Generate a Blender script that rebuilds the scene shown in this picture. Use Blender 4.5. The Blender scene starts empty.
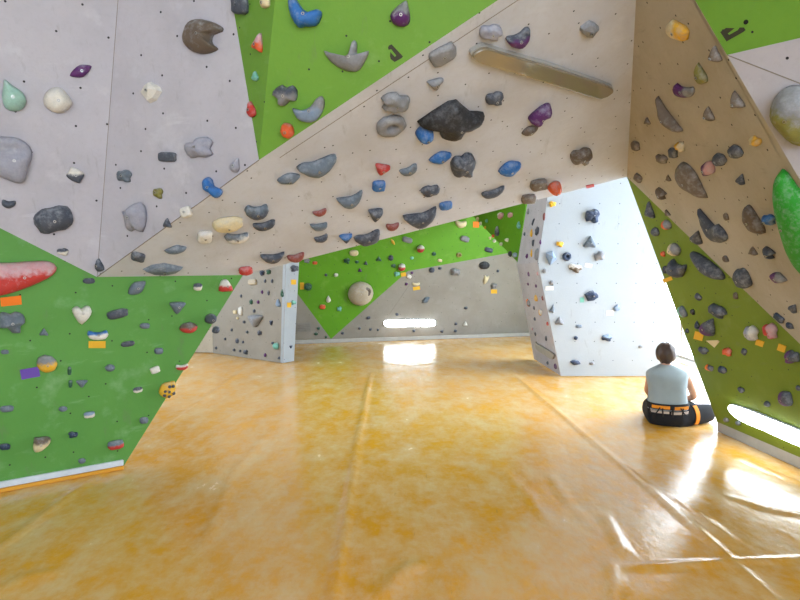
import bpy, bmesh, math, random
from mathutils import Vector, Matrix, noise
random.seed(7)
V = Vector
SC = bpy.context.scene
COL = SC.collection
# ------------------------------------------------------------------ camera
F = 580.0; CAMZ = 1.55
PITCH = math.atan(31.0/F)
FWD = V((0, math.cos(PITCH), -math.sin(PITCH)))
UP = V((0, math.sin(PITCH), math.cos(PITCH)))
RT = V((1, 0, 0))
EYE = V((0, 0, CAMZ))
cam = bpy.data.cameras.new('camera'); cam.sensor_width = 36; cam.lens = 36*F/800; cam.clip_start = .05
co = bpy.data.objects.new('camera', cam); COL.objects.link(co)
co.location = EYE; co.rotation_euler = (math.pi/2-PITCH, 0, 0); SC.camera = co

def ray(px, py):
    return (RT*(px-400) + UP*(300-py) + FWD*F).normalized()
def at(px, py, y):
    r = ray(px, py); return EYE + r*(y/r.y)
def hit(px, py, pl, off=0.0):
    p, n = pl; r = ray(px, py)
    return EYE + r*((p+n*off-EYE).dot(n)/r.dot(n))
FLOOR = (V((0, 0, 0)), V((0, 0, 1)))
def fl(px, py): return hit(px, py, FLOOR)
def plane(a, b, c):
    n = (b-a).cross(c-a).normalized()
    if n.dot(EYE-a) < 0: n = -n
    return (a.copy(), n)

# ------------------------------------------------------------------ materials
def s2l(c): return c/12.92 if c <= .04045 else ((c+.055)/1.055)**2.4
def hexc(h):
    h = h.lstrip('#'); return tuple(s2l(int(h[i:i+2], 16)/255) for i in (0, 2, 4)) + (1,)
class NT:
    def __init__(s, name):
        s.m = bpy.data.materials.new(name); s.m.use_nodes = True; s.t = s.m.node_tree
        s.b = s.t.nodes['Principled BSDF']
    def n(s, ty, **kw):
        x = s.t.nodes.new(ty)
        for k, v in kw.items():
            if k.startswith('i_'):
                x.inputs[int(k[2:]) if k[2:].isdigit() else k[2:].replace('_', ' ')].default_value = v
            else: setattr(x, k, v)
        return x
    def l(s, a, b): s.t.links.new(a, b)
    def mix(s, fac, a, b, blend='MIX'):
        x = s.n('ShaderNodeMix', data_type='RGBA', blend_type=blend)
        for k, v in ((0, fac), (6, a), (7, b)):
            if hasattr(v, 'links'): s.l(v, x.inputs[k])
            else: x.inputs[k].default_value = v
        return x.outputs[2]
    def ramp(s, src, a, b):
        x = s.n('ShaderNodeMapRange'); x.clamp = True
        s.l(src, x.inputs[0]); x.inputs[1].default_value = a; x.inputs[2].default_value = b
        return x.outputs[0]
    def math(s, op, a, b):
        x = s.n('ShaderNodeMath', operation=op)
        for k, v in ((0, a), (1, b)):
            if hasattr(v, 'links'): s.l(v, x.inputs[k])
            else: x.inputs[k].default_value = v
        return x.outputs[0]
    def noise(s, vec, scale, detail=3, rough=.55, dims='3D'):
        x = s.n('ShaderNodeTexNoise', noise_dimensions=dims)
        x.inputs['Scale'].default_value = scale; x.inputs['Detail'].default_value = detail; x.inputs['Roughness'].default_value = rough
        if vec is not None: s.l(vec, x.inputs['Vector'])
        return x.outputs['Fac']

def wall_mat(name, base, smudge, chalk, spacing=.25, jitter=.7, dot=.024, rough=.75, smf=.65, chf=.5):
    k = NT(name); uv = k.n('ShaderNodeUVMap').outputs[0]
    n1 = k.noise(uv, 1.1, 5, .6); n2 = k.noise(uv, 3.2, 6, .65); n3 = k.noise(uv, 28, 4, .7)
    c = k.mix(k.math('MULTIPLY', k.ramp(n1, .45, .75), smf), base, smudge)
    c = k.mix(k.math('MULTIPLY', k.ramp(n2, .56, .78), chf), c, chalk)
    c = k.mix(k.math('MULTIPLY', k.ramp(n3, .5, .8), .25), c, smudge)
    mp = k.n('ShaderNodeMapping'); mp.inputs['Scale'].default_value = (4.5, 1.2, 1); mp.inputs['Rotation'].default_value = (0, 0, .5); k.l(uv, mp.inputs[0])
    n4 = k.noise(mp.outputs[0], 2.2, 5, .7)                       # rubber scuffs
    c = k.mix(k.math('MULTIPLY', k.ramp(n4, .6, .74), .32), c, hexc('#6f6a64'))
    mq = k.n('ShaderNodeMapping'); mq.inputs['Scale'].default_value = (1.3, 5.5, 1); mq.inputs['Location'].default_value = (3, 7, 0); k.l(uv, mq.inputs[0])
    c = k.mix(k.math('MULTIPLY', k.ramp(k.noise(mq.outputs[0], 1.7, 6, .65), .62, .8), chf), c, chalk)      # chalk streaks
    vo = k.n('ShaderNodeTexVoronoi', voronoi_dimensions='2D', feature='F1'); vo.inputs['Scale'].default_value = 1/spacing; vo.inputs['Randomness'].default_value = jitter
    k.l(uv, vo.inputs['Vector'])
    d = k.n('ShaderNodeMapRange'); d.inputs[1].default_value = dot; d.inputs[2].default_value = dot*1.35; d.inputs[3].default_value = 1; d.inputs[4].default_value = 0
    k.l(vo.outputs['Distance'], d.inputs[0])
    c = k.mix(d.outputs[0], c, (.02, .02, .025, 1))               # bolt holes
    k.l(c, k.b.inputs['Base Color']); k.b.inputs['Roughness'].default_value = rough; k.b.inputs['Specular IOR Level'].default_value = .3
    bu = k.n('ShaderNodeBump'); bu.inputs['Strength'].default_value = .12; bu.inputs['Distance'].default_value = .01
    k.l(k.noise(uv, 60, 3), bu.inputs['Height']); k.l(bu.outputs[0], k.b.inputs['Normal'])
    return k.m

def plain(name, h, rough=.5, metal=0, var=.12, spec=.4):
    k = NT(name); c = hexc(h) if isinstance(h, str) else h
    tc = k.n('ShaderNodeTexCoord').outputs['Object']
    f = k.noise(tc, 9, 4)
    dark = tuple(x*.72 for x in c[:3])+(1,)
    k.l(k.mix(k.math('MULTIPLY', k.ramp(f, .35, .7), var*4), c, dark), k.b.inputs['Base Color'])
    k.b.inputs['Roughness'].default_value = rough; k.b.inputs['Metallic'].default_value = metal; k.b.inputs['Specular IOR Level'].default_value = spec
    return k.m

CHEX = dict(slate='#66727f', taupe='#74695f', charcoal='#4a505d', grey='#85868a', lilac='#9b9cab', white='#dcd9d2', cream='#dccda6', blue='#2f6db4',  # the browner grey carries the tan wall's backlit shade in its colour
            navy='#2b3a55', orange='#dd5e30', red='#bf3b36', brick='#8e4a44', purple='#5c2b6a', teal='#74b5a6', yellow='#e3b030',
            olive='#7f7b3c', brown='#66594d', green='#2a9a2c', black='#303033', beige='#b7aa95', violet='#6c4fb0', amber='#f07d1e', pink='#c99aa0', steelblue='#7f93ad', dkgreen='#2d5a44', paleteal='#9cc4b8')
_hm = {}
def hold_mat(key):
    if key in _hm: return _hm[key]
    a, _, b = key.partition('/')
    k = NT('resin_'+key.replace('/', '_')); uv = k.n('ShaderNodeUVMap').outputs[0]
    tc = k.n('ShaderNodeTexCoord').outputs['Object']
    sp = k.n('ShaderNodeSeparateXYZ'); k.l(uv, sp.inputs[0]); v = sp.outputs[1]
    nz = k.noise(tc, 22, 4, .6); nf = k.noise(tc, 70, 4, .7)
    c = hexc(CHEX[a])
    if b:
        f = k.math('ADD', v, k.math('MULTIPLY', k.math('SUBTRACT', nz, .5), 1.0))
        c = k.mix(k.ramp(f, -.05, .25), c, hexc(CHEX[b]))
    c = k.mix(k.math('MULTIPLY', k.ramp(nf, .4, .75), .35), c, k.mix(.6, c, (.05, .05, .06, 1)))
    f = k.math('ADD', k.math('MULTIPLY', v, .12), nz)
    c = k.mix(k.math('MULTIPLY', k.ramp(k.math('ADD', f, k.math('MULTIPLY', k.math('SUBTRACT', nf, .5), .5)), .5, .95), .22 if a == 'black' else .5), c, hexc('#c6ccd6'))       # chalk rubbed on
    k.l(c, k.b.inputs['Base Color']); k.b.inputs['Roughness'].default_value = .62; k.b.inputs['Specular IOR Level'].default_value = .35
    bu = k.n('ShaderNodeBump'); bu.inputs['Strength'].default_value = .45; bu.inputs['Distance'].default_value = .006
    k.l(k.noise(tc, 75, 5, .65), bu.inputs['Height']); k.l(bu.outputs[0], k.b.inputs['Normal'])
    _hm[key] = k.m; return k.m

GREY, GSM, CH = hexc('#b8b6c0'), hexc('#9996a0'), hexc('#d8d9df')
M = {}
M['grey'] = wall_mat('grey_wall_paint', GREY, GSM, CH)
M['roofgrey'] = wall_mat('beige_overhang_paint', hexc('#c8cbd4'), hexc('#aaa6a2'), hexc('#dddfe5'), .2, .8, .024, smf=.6)
M['tan'] = wall_mat('tan_wall_paint', hexc('#b4ad9f'), hexc('#948870'), hexc('#c3bdb2'), .2, .8, .026, smf=.7)
M['green'] = wall_mat('green_wall_paint', hexc('#6c9c38'), hexc('#5e8c30'), hexc('#a3bd86'), .24, .7, .02, .6, .5, .28)
M['greenl'] = wall_mat('deep_green_wall_paint', hexc('#5c9648'), hexc('#50893f'), hexc('#a5c4a4'), .25, .7, .02, .6, .6, .4)
M['greend'] = wall_mat('bright_green_wall_paint', hexc('#5f9a1c'), hexc('#528816'), hexc('#84ab4a'), .3, .4, .02, .6)
M['olive'] = wall_mat('olive_green_wall_paint', hexc('#6f8426'), hexc('#60721f'), hexc('#a3b178'), .24, .7, .02, .6, .5, .2)
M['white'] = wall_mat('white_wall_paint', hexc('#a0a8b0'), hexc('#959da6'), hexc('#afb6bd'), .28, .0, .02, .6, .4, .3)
M['far'] = wall_mat('far_beige_paint', hexc('#938e85'), hexc('#7d766c'), hexc('#a5a19b'), .3, .5, .016)
M['plaster'] = plain('plaster', '#cfcac2', .85)
M['ceil'] = plain('ceiling_paint', '#d8d5cf', .9)
M['trimw'] = plain('white_trim_paint', '#cfd9e6', .5)
M['trimo'] = plain('orange_edge', '#d89a2e', .6)
M['trimg'] = plain('grey_kerb_paint', '#a9a7a2', .7)
M['joint'] = plain('joint_filler', '#8d867d', .8)
M['print'] = plain('dark_print', '#3a3a2c', .7)
M['steel'] = plain('zinc_bolt', '#b9bbbd', .35, 1)
M['hole'] = plain('hole_black', '#141414', .8)
M['frame'] = plain('white_window_frame', '#d5d6de', .4)
M['metal'] = plain('brushed_metal', '#8f8a80', .35, .9)
M['skin'] = plain('skin', '#c99a84', .55, 0, .05)
M['shirt'] = plain('grey_blue_cotton', '#949fa4', .9, 0, .08)
M['pants'] = plain('black_cotton', '#14161c', .9, 0, .08)
M['hair'] = plain('brown_hair', '#4b3a33', .45, 0, .2)
M['web'] = plain('black_webbing', '#1b1b1d', .8)
M['weborange'] = plain('orange_webbing', '#e08a1c', .7)
M['webgrey'] = plain('grey_padding', '#b9aaa0', .8)
M['eye'] = plain('eye_white', '#e8e6e2', .3)
M['lip'] = plain('lip', '#a8605a', .5)
def emit(name, col, st):
    k = NT(name); k.b.inputs['Base Color'].default_value = col; k.b.inputs['Emission Color'].default_value = col; k.b.inputs['Emission Strength'].default_value = st
    return k.m
M['tube'] = emit('lit_diffuser', (.9, .97, 1, 1), 9)
def acrylic():
    k = NT('tinted_acrylic_cover'); k.b.inputs['Base Color'].default_value = hexc('#857b68'); k.b.inputs['Roughness'].default_value = .08
    k.b.inputs['Specular IOR Level'].default_value = .8; k.b.inputs['Coat Weight'].default_value = 1.0; k.b.inputs['Coat Roughness'].default_value = .04
    bu = k.n('ShaderNodeBump'); bu.inputs['Strength'].default_value = .3; bu.inputs['Distance'].default_value = .02
    k.l(k.noise(k.n('ShaderNodeTexCoord').outputs['Object'], 5, 1), bu.inputs['Height']); k.l(bu.outputs[0], k.b.inputs['Coat Normal'])
    return k.m
M['acrylic'] = acrylic()
def glass():
    k = NT('window_glass'); t = k.t; t.nodes.remove(k.b)
    tr = k.n('ShaderNodeBsdfTransparent'); gl = k.n('ShaderNodeBsdfGlossy'); gl.inputs['Roughness'].default_value = .02
    mx = k.n('ShaderNodeMixShader'); mx.inputs[0].default_value = .06
    k.l(tr.outputs[0], mx.inputs[1]); k.l(gl.outputs[0], mx.inputs[2]); k.l(mx.outputs[0], t.nodes['Material Output'].inputs[0])
    return k.m
M['glass'] = glass()

# ------------------------------------------------------------------ object helpers
def tag(o, label=None, cat=None, group=None, kind=None):
    if label: o['label'] = label
    if cat: o['category'] = cat
    if group: o['group'] = group
    if kind: o['kind'] = kind
    return o
def obj(name, bm, mat, parent=None, smooth=False, mw=None):
    me = bpy.data.meshes.new(name); bmesh.ops.recalc_face_normals(bm, faces=bm.faces); bm.to_mesh(me); bm.free()
    if smooth:
        for p in me.polygons: p.use_smooth = True
    for m in (mat if isinstance(mat, (list, tuple)) else [mat]): me.materials.append(m)
    o = bpy.data.objects.new(name, me); COL.objects.link(o)
    if parent is not None: o.parent = parent
    if mw is not None: o.matrix_world = mw
    return o
def empty(name, mw):
    o = bpy.data.objects.new(name, None); o.empty_display_size = .1; COL.objects.link(o); o.matrix_world = mw; return o
def box(bm, lo, hi):
    vs = [bm.verts.new((x, y, z)) for x in (lo[0], hi[0]) for y in (lo[1], hi[1]) for z in (lo[2], hi[2])]
    for f in ((0, 1, 3, 2), (4, 6, 7, 5), (0, 4, 5, 1), (2, 3, 7, 6), (0, 2, 6, 4), (1, 5, 7, 3)): bm.faces.new([vs[i] for i in f])
def boxobj(name, lo, hi, mat, parent=None, bev=0):
    bm = bmesh.new(); box(bm, lo, hi)
    if bev: bmesh.ops.bevel(bm, geom=bm.edges[:], offset=bev, segments=2, affect='EDGES')
    return obj(name, bm, mat, parent)
def frame_of(pl, p):
    n = pl[1]; x = (RT - n*RT.dot(n)).normalized(); y = n.cross(x)
    return Matrix.Translation(p) @ Matrix((x, y, n)).transposed().to_4x4()

PL = {}; PH = {}; PAN = {}
def panel(key, name, pts, mat, label, phrase, thick=.05, pl=None):
    pl = pl or plane(*pts[:3]); n = pl[1]
    x = (RT - n*RT.dot(n)).normalized(); y = n.cross(x)
    bm = bmesh.new(); uvl = bm.loops.layers.uv.new('UVMap')
    fr = [bm.verts.new(p) for p in pts]; bk = [bm.verts.new(p-n*thick) for p in pts]
    bm.faces.new(fr); bm.faces.new(bk[::-1])
    for i in range(len(pts)): bm.faces.new((fr[i], bk[i], bk[(i+1) % len(pts)], fr[(i+1) % len(pts)]))
    for f in bm.faces:
        for lp in f.loops: lp[uvl].uv = (lp.vert.co.dot(x), lp.vert.co.dot(y))
    o = obj(name, bm, M[mat]); tag(o, label, 'wall', None, 'structure')
    PL[key] = pl; PH[key] = phrase; PAN[key] = o
    return o
def joint(pk, a, b, w=.006, name='joint'):
    n = PL[pk][1]; d = (b-a).normalized(); s = n.cross(d)*w/2
    bm = bmesh.new()
    q = [bm.verts.new(p+n*h+t) for h in (-.002, .0012) for p, t in ((a, s), (a, -s), (b, -s), (b, s))]
    for f in ((0, 1, 2, 3), (4, 5, 6, 7), (0, 1, 5, 4), (1, 2, 6, 5), (2, 3, 7, 6), (3, 0, 4, 7)): bm.faces.new([q[i] for i in f])
    return obj(name, bm, M['joint'], PAN[pk])

# ------------------------------------------------------------------ climbing wall planes (left to right)
a, b = fl(0, 490), fl(123, 467)
bd = (b-a).normalized(); nh = V((-bd.y, bd.x, 0)); nh = nh if nh.dot(EYE-a) > 0 else -nh
an = math.radians(9); LGn = (nh*math.cos(an) - V((0, 0, 1))*math.sin(an)).normalized(); LGp = (a, LGn)
P1, P2, P3 = (hit(x, y, LGp) for x, y in ((0, 228), (97, 277), (243, 275)))
aX = a-bd*2.6; P1x = P1+(P1-P2)*1.6
panel('LG', 'wall_left_lower', [aX, b, P3, P2, P1x], 'greenl', 'green lower climbing wall panel rising from the mat beside the white base strip', 'the lower green wall', pl=LGp)
c0, d0 = fl(720, 430), fl(800, 466); C = at(627, 177, 5.6)
RGp = plane(c0, d0, C); Q = hit(800, 344, RGp)
Rp = plane(P2, P3, C)
G0, L0, B0 = (hit(x, y, Rp) for x, y in ((259, 160), (498, 0), (636, 0)))
F0, K0 = at(232, 0, 3.62), at(275, 0, 3.3)
U2p = plane(P2, G0, F0); S0 = hit(118, 0, U2p)
ex = lambda o, p, k: p+(p-o)*k
from mathutils.geometry import intersect_line_line
AP = intersect_line_line(G0, L0, C, B0)[0]           # where the overhang runs out above the frame
S0x, F0x, K0x, L0x, B0x = ex(P2, S0, .45), ex(G0, F0, .7), ex(G0, K0, .7), AP, AP
panel('UL1', 'wall_left_upper', [P2, P1x, S0x+(P1x-P2), S0x], 'grey', 'pale grey upper climbing panel above the lower green wall, outermost of two', 'the pale grey wall', pl=plane(P2, P1, S0))
panel('UL2', 'wall_left_inner', [P2, S0x, F0x, G0], 'grey', 'pale grey climbing panel between the vertical joint and the green triangle', 'the pale grey wall', pl=U2p)
panel('GT1', 'wall_upper_left', [G0, F0x, K0x], 'green', 'narrow green strip forming the side of the upper green triangle', 'the narrow green strip')
panel('GT2', 'wall_upper_center', [G0, K0x, L0x], 'green', 'large green triangular climbing panel above the beige overhang', 'the upper green triangle')
panel('R', 'wall_center_upper', [P2, P3, C, AP, G0], 'roofgrey', 'wide beige overhanging climbing panel spanning across the room', 'the beige overhang', .06, pl=Rp)
for k_, u, v_ in (('UL2', P2, S0x), ('R', P2, G0)): joint(k_, u, v_)
n_ = PL['R'][1]; e_ = (L0x-G0).normalized(); s_ = n_.cross(e_); s_ = s_ if s_.z < 0 else -s_
joint('R', G0+s_*.085+e_*.1, L0x+s_*.085, .005)
RBp = plane(C, B0, Q)
Qx = ex(C, Q, .6); dX = d0+(d0-c0)*3.2
T0, T1, T2 = (hit(x, y, RBp) for x, y in ((695, 0), (727, 55), (800, 180)))
T0x, T2x = ex(T1, T0, 2.2), ex(T1, T2, .9)
U0 = at(800, 38, 2.72); U0x = ex(T1, U0, 2.5)
panel('RG', 'wall_right_lower', [c0, dX, Qx+(dX-d0)*.3, Qx, C], 'olive', 'olive green leaning climbing panel holding the lit slot lamp', 'the leaning green wall', pl=RGp)
panel('RB', 'wall_right_upper', [C, Qx, T2x, T1, T0x, B0x], 'tan', 'tan leaning climbing panel meeting the beige overhang in a corner', 'the tan wall', pl=RBp)
panel('RT', 'wall_right_top', [T1, U0x, U0x+(T0x-T1), T0x], 'green', 'green panel in the top corner carrying a dark printed mark', 'the top corner green panel', pl=plane(T0, T1, U0))
panel('RW', 'wall_right_outer', [T1, T2x, T2x+(U0x-T1), U0x], 'grey', 'whitish climbing panel below the top corner green panel', 'the whitish panel', pl=plane(T1, T2, U0))
joint('RW', T1, hit(830, 95, PL['RW']), .005)

# far tower on the left
TA, TB, TC = fl(213, 353), fl(283, 363), fl(294, 361)
LTp = plane(TA, TB, TB+V((0, 0, 1)))
h_ = lambda pl, *q: [hit(x, y, pl) for x, y in q]
panel('LT', 'wall_far_left', [TA, TB]+h_(LTp, (289, 130), (213, 130)), 'far', 'grey beige face of the free-standing climbing tower', 'the grey tower face', .006, pl=LTp)
TE = hit(289, 130, LTp); TWp = plane(TB, TC, TE)
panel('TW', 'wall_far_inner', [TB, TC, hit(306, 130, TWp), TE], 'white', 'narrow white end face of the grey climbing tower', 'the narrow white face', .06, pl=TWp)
# tower on the right
R1, R2, R3 = fl(561, 376), fl(534, 359), fl(664, 376)
RFp = plane(R1, R3, at(538, 263, R1.y-.1))
f1, f2, f3, f4 = h_(RFp, (538, 263), (547, 201), (552, 120), (668, 120))
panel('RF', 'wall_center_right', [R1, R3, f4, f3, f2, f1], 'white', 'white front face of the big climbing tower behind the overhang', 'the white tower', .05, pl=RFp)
s1, s2 = at(517, 264, R2.y), at(527, 205, R2.y)
SLp = plane(R1, R2, f1); SUp = plane(f1, s1, f2)
s1 = hit(517, 264, SLp); SUp = plane(f1, s1, f2); s2 = hit(527, 205, SUp)
panel('SL', 'wall_center_lower', [R1, f1, s1, R2], 'grey', 'lower beige side face of the white climbing tower', 'the lower tower side', pl=SLp)
panel('SU', 'wall_center_inner', [f1, f2, ex(f1, f2, .9), ex(s1, s2, .9), s2, s1], 'grey', 'upper beige side face of the white climbing tower', 'the upper tower side', pl=SUp)
# far green wedge and far wall
s1b, s2b = s1+V((-.01, .05, 0)), s2+V((-.01, .05, 0))
GBp = plane(s1b, s2b, at(473, 216, 12.9))
panel('GB', 'wall_far_right', h_(GBp, (517.5, 262), (527, 196), (530, 150), (425, 150), (473, 216)), 'greend', 'bright green wedge panel beside the upper tower side', 'the far green wedge', .04, pl=GBp)
t_, r_ = fl(331, 339), fl(560, 334.5)
FAp = plane(t_, r_, t_+V((.03, -.10, 1.0)))
panel('FL', 'wall_far_lower', h_(FAp, (331, 339), (228, 200), (228, 348)), 'far', 'beige corner of the far wall beside the grey tower', 'the far beige corner', pl=FAp)
panel('FG', 'wall_far_upper', h_(FAp, (331, 339), (408, 271), (503, 254), (640, 228), (640, 90), (228, 90), (228, 200)), 'greend', 'bright green panel of the far climbing wall', 'the far green wall', pl=FAp)
panel('FB', 'wall_far', h_(FAp, (331, 339), (640, 333), (640, 228), (503, 254), (408, 271)), 'far', 'beige lower panel of the far climbing wall', 'the far beige wall', pl=FAp)
joint('FB', hit(410, 284, FAp), hit(373, 338, FAp), .02)
# wall closing the gap beside the grey tower
e0, e1 = TA+V((-.02, .05, 0)), TA+V((-3.2, .6, 0))
panel('LP', 'wall_left_far', [e0, e1, e1+V((0, 0, 1.2)), e0+V((0, 0, 1.2))], 'tan', 'tan wall closing the gap beside the grey tower', 'gap', .05)

# ------------------------------------------------------------------ room shell
XL, XR, YB, YF, ZC = -5.6, 4.75, -4.4, 15.2, 4.7
def shell(name, boxes, mat, label, cat='wall'):
    bm = bmesh.new()
    for lo, hi in boxes: box(bm, lo, hi)
    return tag(obj(name, bm, mat), label, cat, None, 'structure')
shell('ceiling', [((XL-.2, YB-.2, ZC), (XR+.2, YF+.2, ZC+.2))], M['ceil'], 'white ceiling high above the climbing walls', 'ceiling')
W3 = (5.8, 10, .5, 3.5)
shell('wall_left', [((XL-.2, YB-.2, -.2), (XL, W3[0], ZC)), ((XL-.2, W3[1], -.2), (XL, YF+.2, ZC)), ((XL-.2, W3[0], -.2), (XL, W3[1], W3[2])), ((XL-.2, W3[0], W3[3]), (XL, W3[1], ZC))], M['plaster'], 'plain plaster wall of the hall behind the grey panels')
shell('wall_rear', [((XL, YF, -.2), (XR, YF+.2, ZC))], M['plaster'], 'plain plaster wall of the hall behind the far climbing wall')
W1 = (4.6, 11.2, .03, 3.95)   # window in right wall: y0 y1 z0 z1
shell('wall_right', [((XR, YB-.2, -.2), (XR+.2, W1[0], ZC)), ((XR, W1[1], -.2), (XR+.2, YF+.2, ZC)), ((XR, W1[0], -.2), (XR+.2, W1[1], W1[2])), ((XR, W1[0], W1[3]), (XR+.2, W1[1], ZC))], M['plaster'], 'plaster wall around the tall bright window')
W2 = (-2.4, 4.5, .3, 4.4)
shell('wall_back', [((XL, YB-.2, -.2), (W2[0], YB, ZC)), ((W2[1], YB-.2, -.2), (XR, YB, ZC)), ((W2[0], YB-.2, -.2), (W2[1], YB, W2[2])), ((W2[0], YB-.2, W2[3]), (W2[1], YB, ZC))], M['plaster'], 'plaster wall around the wide glazing opposite the climbing walls')
def window(name, axis, u0, u1, z0, z1, c, nx, label):
    root = empty(name, Matrix.Translation((c, (u0+u1)/2, z0) if axis == 'x' else ((u0+u1)/2, c, z0))); tag(root, label, 'window', None, 'structure')
    bpy.context.view_layer.update()
    def bx(nm, ua, ub, za, zb, t, mat):
        lo, hi = ((c-t, ua, za), (c+t, ub, zb)) if axis == 'x' else ((ua, c-t, za), (ub, c+t, zb))
        o = boxobj(nm, lo, hi, mat); o.parent = root; o.matrix_parent_inverse = root.matrix_world.inverted()
    bx('sill_rail', u0, u1, z0, z0+.045, .05, M['frame']); bx('head_rail', u0, u1, z1-.08, z1, .05, M['frame'])
    for i in range(nx+1):
        u = u0+.04+(u1-u0-.08)*i/nx
        bx('mullion', u-.035, u+.035, z0+.08, z1-.08, .05, M['frame'])
        if i < nx: bx('pane', u+.035, u+(u1-u0-.08)/nx-.035, z0+.08, z1-.08, .006, M['glass'])
window('window_1', 'x', W1[0], W1[1], W1[2], W1[3], XR+.1, 5, 'tall bright window beside the seated person')
window('added_window', 'x', W3[0], W3[1], W3[2], W3[3], XL-.1, 4, 'hall window behind the lower green wall')  # unseen window added to bring fill light onto the left-facing tower sides
window('window_2', 'y', W2[0], W2[1], W2[2], W2[3], YB-.1, 6, 'wide glazing opposite the climbing walls')

# ------------------------------------------------------------------ floor: one stretched tarpaulin with folds
def floor_mat():
    k = NT('yellow_tarpaulin'); uv = k.n('ShaderNodeTexCoord').outputs['Object']
    mp = k.n('ShaderNodeMapping'); mp.inputs['Scale'].default_value = (1.6, .8, 1); mp.inputs['Rotation'].default_value = (0, 0, .5); k.l(uv, mp.inputs[0])
    n1 = k.noise(mp.outputs[0], .8, 4, .55); n2 = k.noise(mp.outputs[0], 2.4, 7, .68); n3 = k.noise(uv, 9, 6, .75)
    c = k.mix(k.ramp(n1, .3, .7), hexc('#dd9a20'), hexc('#d7a143'))
    c = k.mix(k.math('MULTIPLY', k.ramp(n2, .4, .74), .7), c, hexc('#dccba6'))
    c = k.mix(k.math('MULTIPLY', k.ramp(n2, .46, .3), k.math('MULTIPLY', k.ramp(n1, .62, .42), .8)), c, hexc('#e4a51c'))
    c = k.mix(k.math('MULTIPLY', k.ramp(n3, .45, .8), .35), c, hexc('#dcd3c0'))
    sc = k.n('ShaderNodeMapping'); sc.inputs['Scale'].default_value = (9, 1.3, 1); sc.inputs['Rotation'].default_value = (0, 0, -.9); k.l(uv, sc.inputs[0])
    c = k.mix(k.math('MULTIPLY', k.ramp(k.noise(sc.outputs[0], 3, 3, .7), .68, .76), .4), c, hexc('#8a7450'))   # scuffs
    k.l(c, k.b.inputs['Base Color'])
    r = k.n('ShaderNodeMapRange'); k.l(n2, r.inputs[0]); r.inputs[1].default_value = .35; r.inputs[2].default_value = .7; r.inputs[3].default_value = .15; r.inputs[4].default_value = .28
    k.l(r.outputs[0], k.b.inputs['Roughness']); k.b.inputs['Specular IOR Level'].default_value = .55
    bu = k.n('ShaderNodeBump'); bu.inputs['Strength'].default_value = .35; bu.inputs['Distance'].default_value = .012
    h = k.math('ADD', k.noise(mp.outputs[0], 5, 4, .6), k.math('MULTIPLY', k.noise(uv, 40, 3), .12))
    k.l(h, bu.inputs['Height']); k.l(bu.outputs[0], k.b.inputs['Normal'])
    return k.m
M['floor'] = floor_mat()
FOLD = [  # pixel polyline, height, width
    ([(330, 620), (343, 540), (356, 450), (371, 372)], .022, .024), ([(505, 366), (612, 456), (700, 530), (790, 610)], .016, .026),
    ([(-60, 590), (60, 500), (172, 422), (245, 368)], .010, .03), ([(613, 566), (700, 561), (810, 556)], .014, .022),
    ([(604, 512), (616, 535), (625, 552)], .014, .028), ([(611, 560), (615, 580), (617, 610)], .014, .026),
    ([(549, 472), (570, 502), (592, 527)], .007, .035), ([(500, 465), (530, 495), (552, 524)], .005, .035),
    ([(530, 390), (590, 402), (645, 414)], .006, .02), ([(640, 480), (680, 500), (735, 540)], .012, .03), ([(730, 495), (770, 508), (810, 515)], .014, .025),
    ([(735, 455), (770, 470), (800, 482)], .012, .02), ([(195, 555), (210, 530), (235, 470), (270, 430)], .005, .04), ([(380, 600), (395, 575), (420, 560)], .014, .05), ([(0, 590), (25, 575), (60, 570)], .01, .05), ([(385, 362), (410, 365), (440, 362)], .008, .03)]
segs = []
for pl_, h, w in FOLD:
    q = [fl(x, y) for x, y in pl_]
    for i in range(len(q)-1): segs.append((q[i].xy, q[i+1].xy, h, w, i == 0, i == len(q)-2))
def fz(x, y):
    p = V((x, y)); z = 0
    for s, e, h, w, fi, la in segs:
        d = e-s; L = d.length_squared; t = (p-s).dot(d)/L
        if t < -.2 or t > 1.2: continue
        tc = min(1, max(0, t)); q = s+d*tc; r2 = (p-q).length_squared
        if r2 > 9*w*w: continue
        f = 1.0
        if fi and t < .3: f = max(0, (t+.2)/.5)
        if la and t > .7: f = max(0, (1.2-t)/.5)
        z = max(z, h*f*math.exp(-r2/(w*w)))
    z += .006*noise.noise(V((x*.9, y*.7, 3)))+.003*noise.noise(V((x*2.6+y, y*1.7, 9)))
    return min(z, .03)
def make_floor():
    xs = [XL+.02]+[-4.2+.03*i for i in range(int((4.72+4.2)/.03)+1)]
    ys = [YB+.02, -2, -.5, .6]; y = .9
    while y < 15: ys.append(y); y += max(.03, .008*y)
    ys.append(15.18)
    bm = bmesh.new()
    g = [[bm.verts.new((x, y, (fz(x, y)-.012) if y > .6 else -.012)) for x in xs] for y in ys]
    for j in range(len(ys)-1):
        for i in range(len(xs)-1): bm.faces.new((g[j][i], g[j][i+1], g[j+1][i+1], g[j+1][i]))
    o = obj('floor', bm, M['floor'], smooth=True); tag(o, 'glossy yellow orange tarpaulin mat covering the whole floor', 'floor', None, 'structure')
make_floor()

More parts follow.
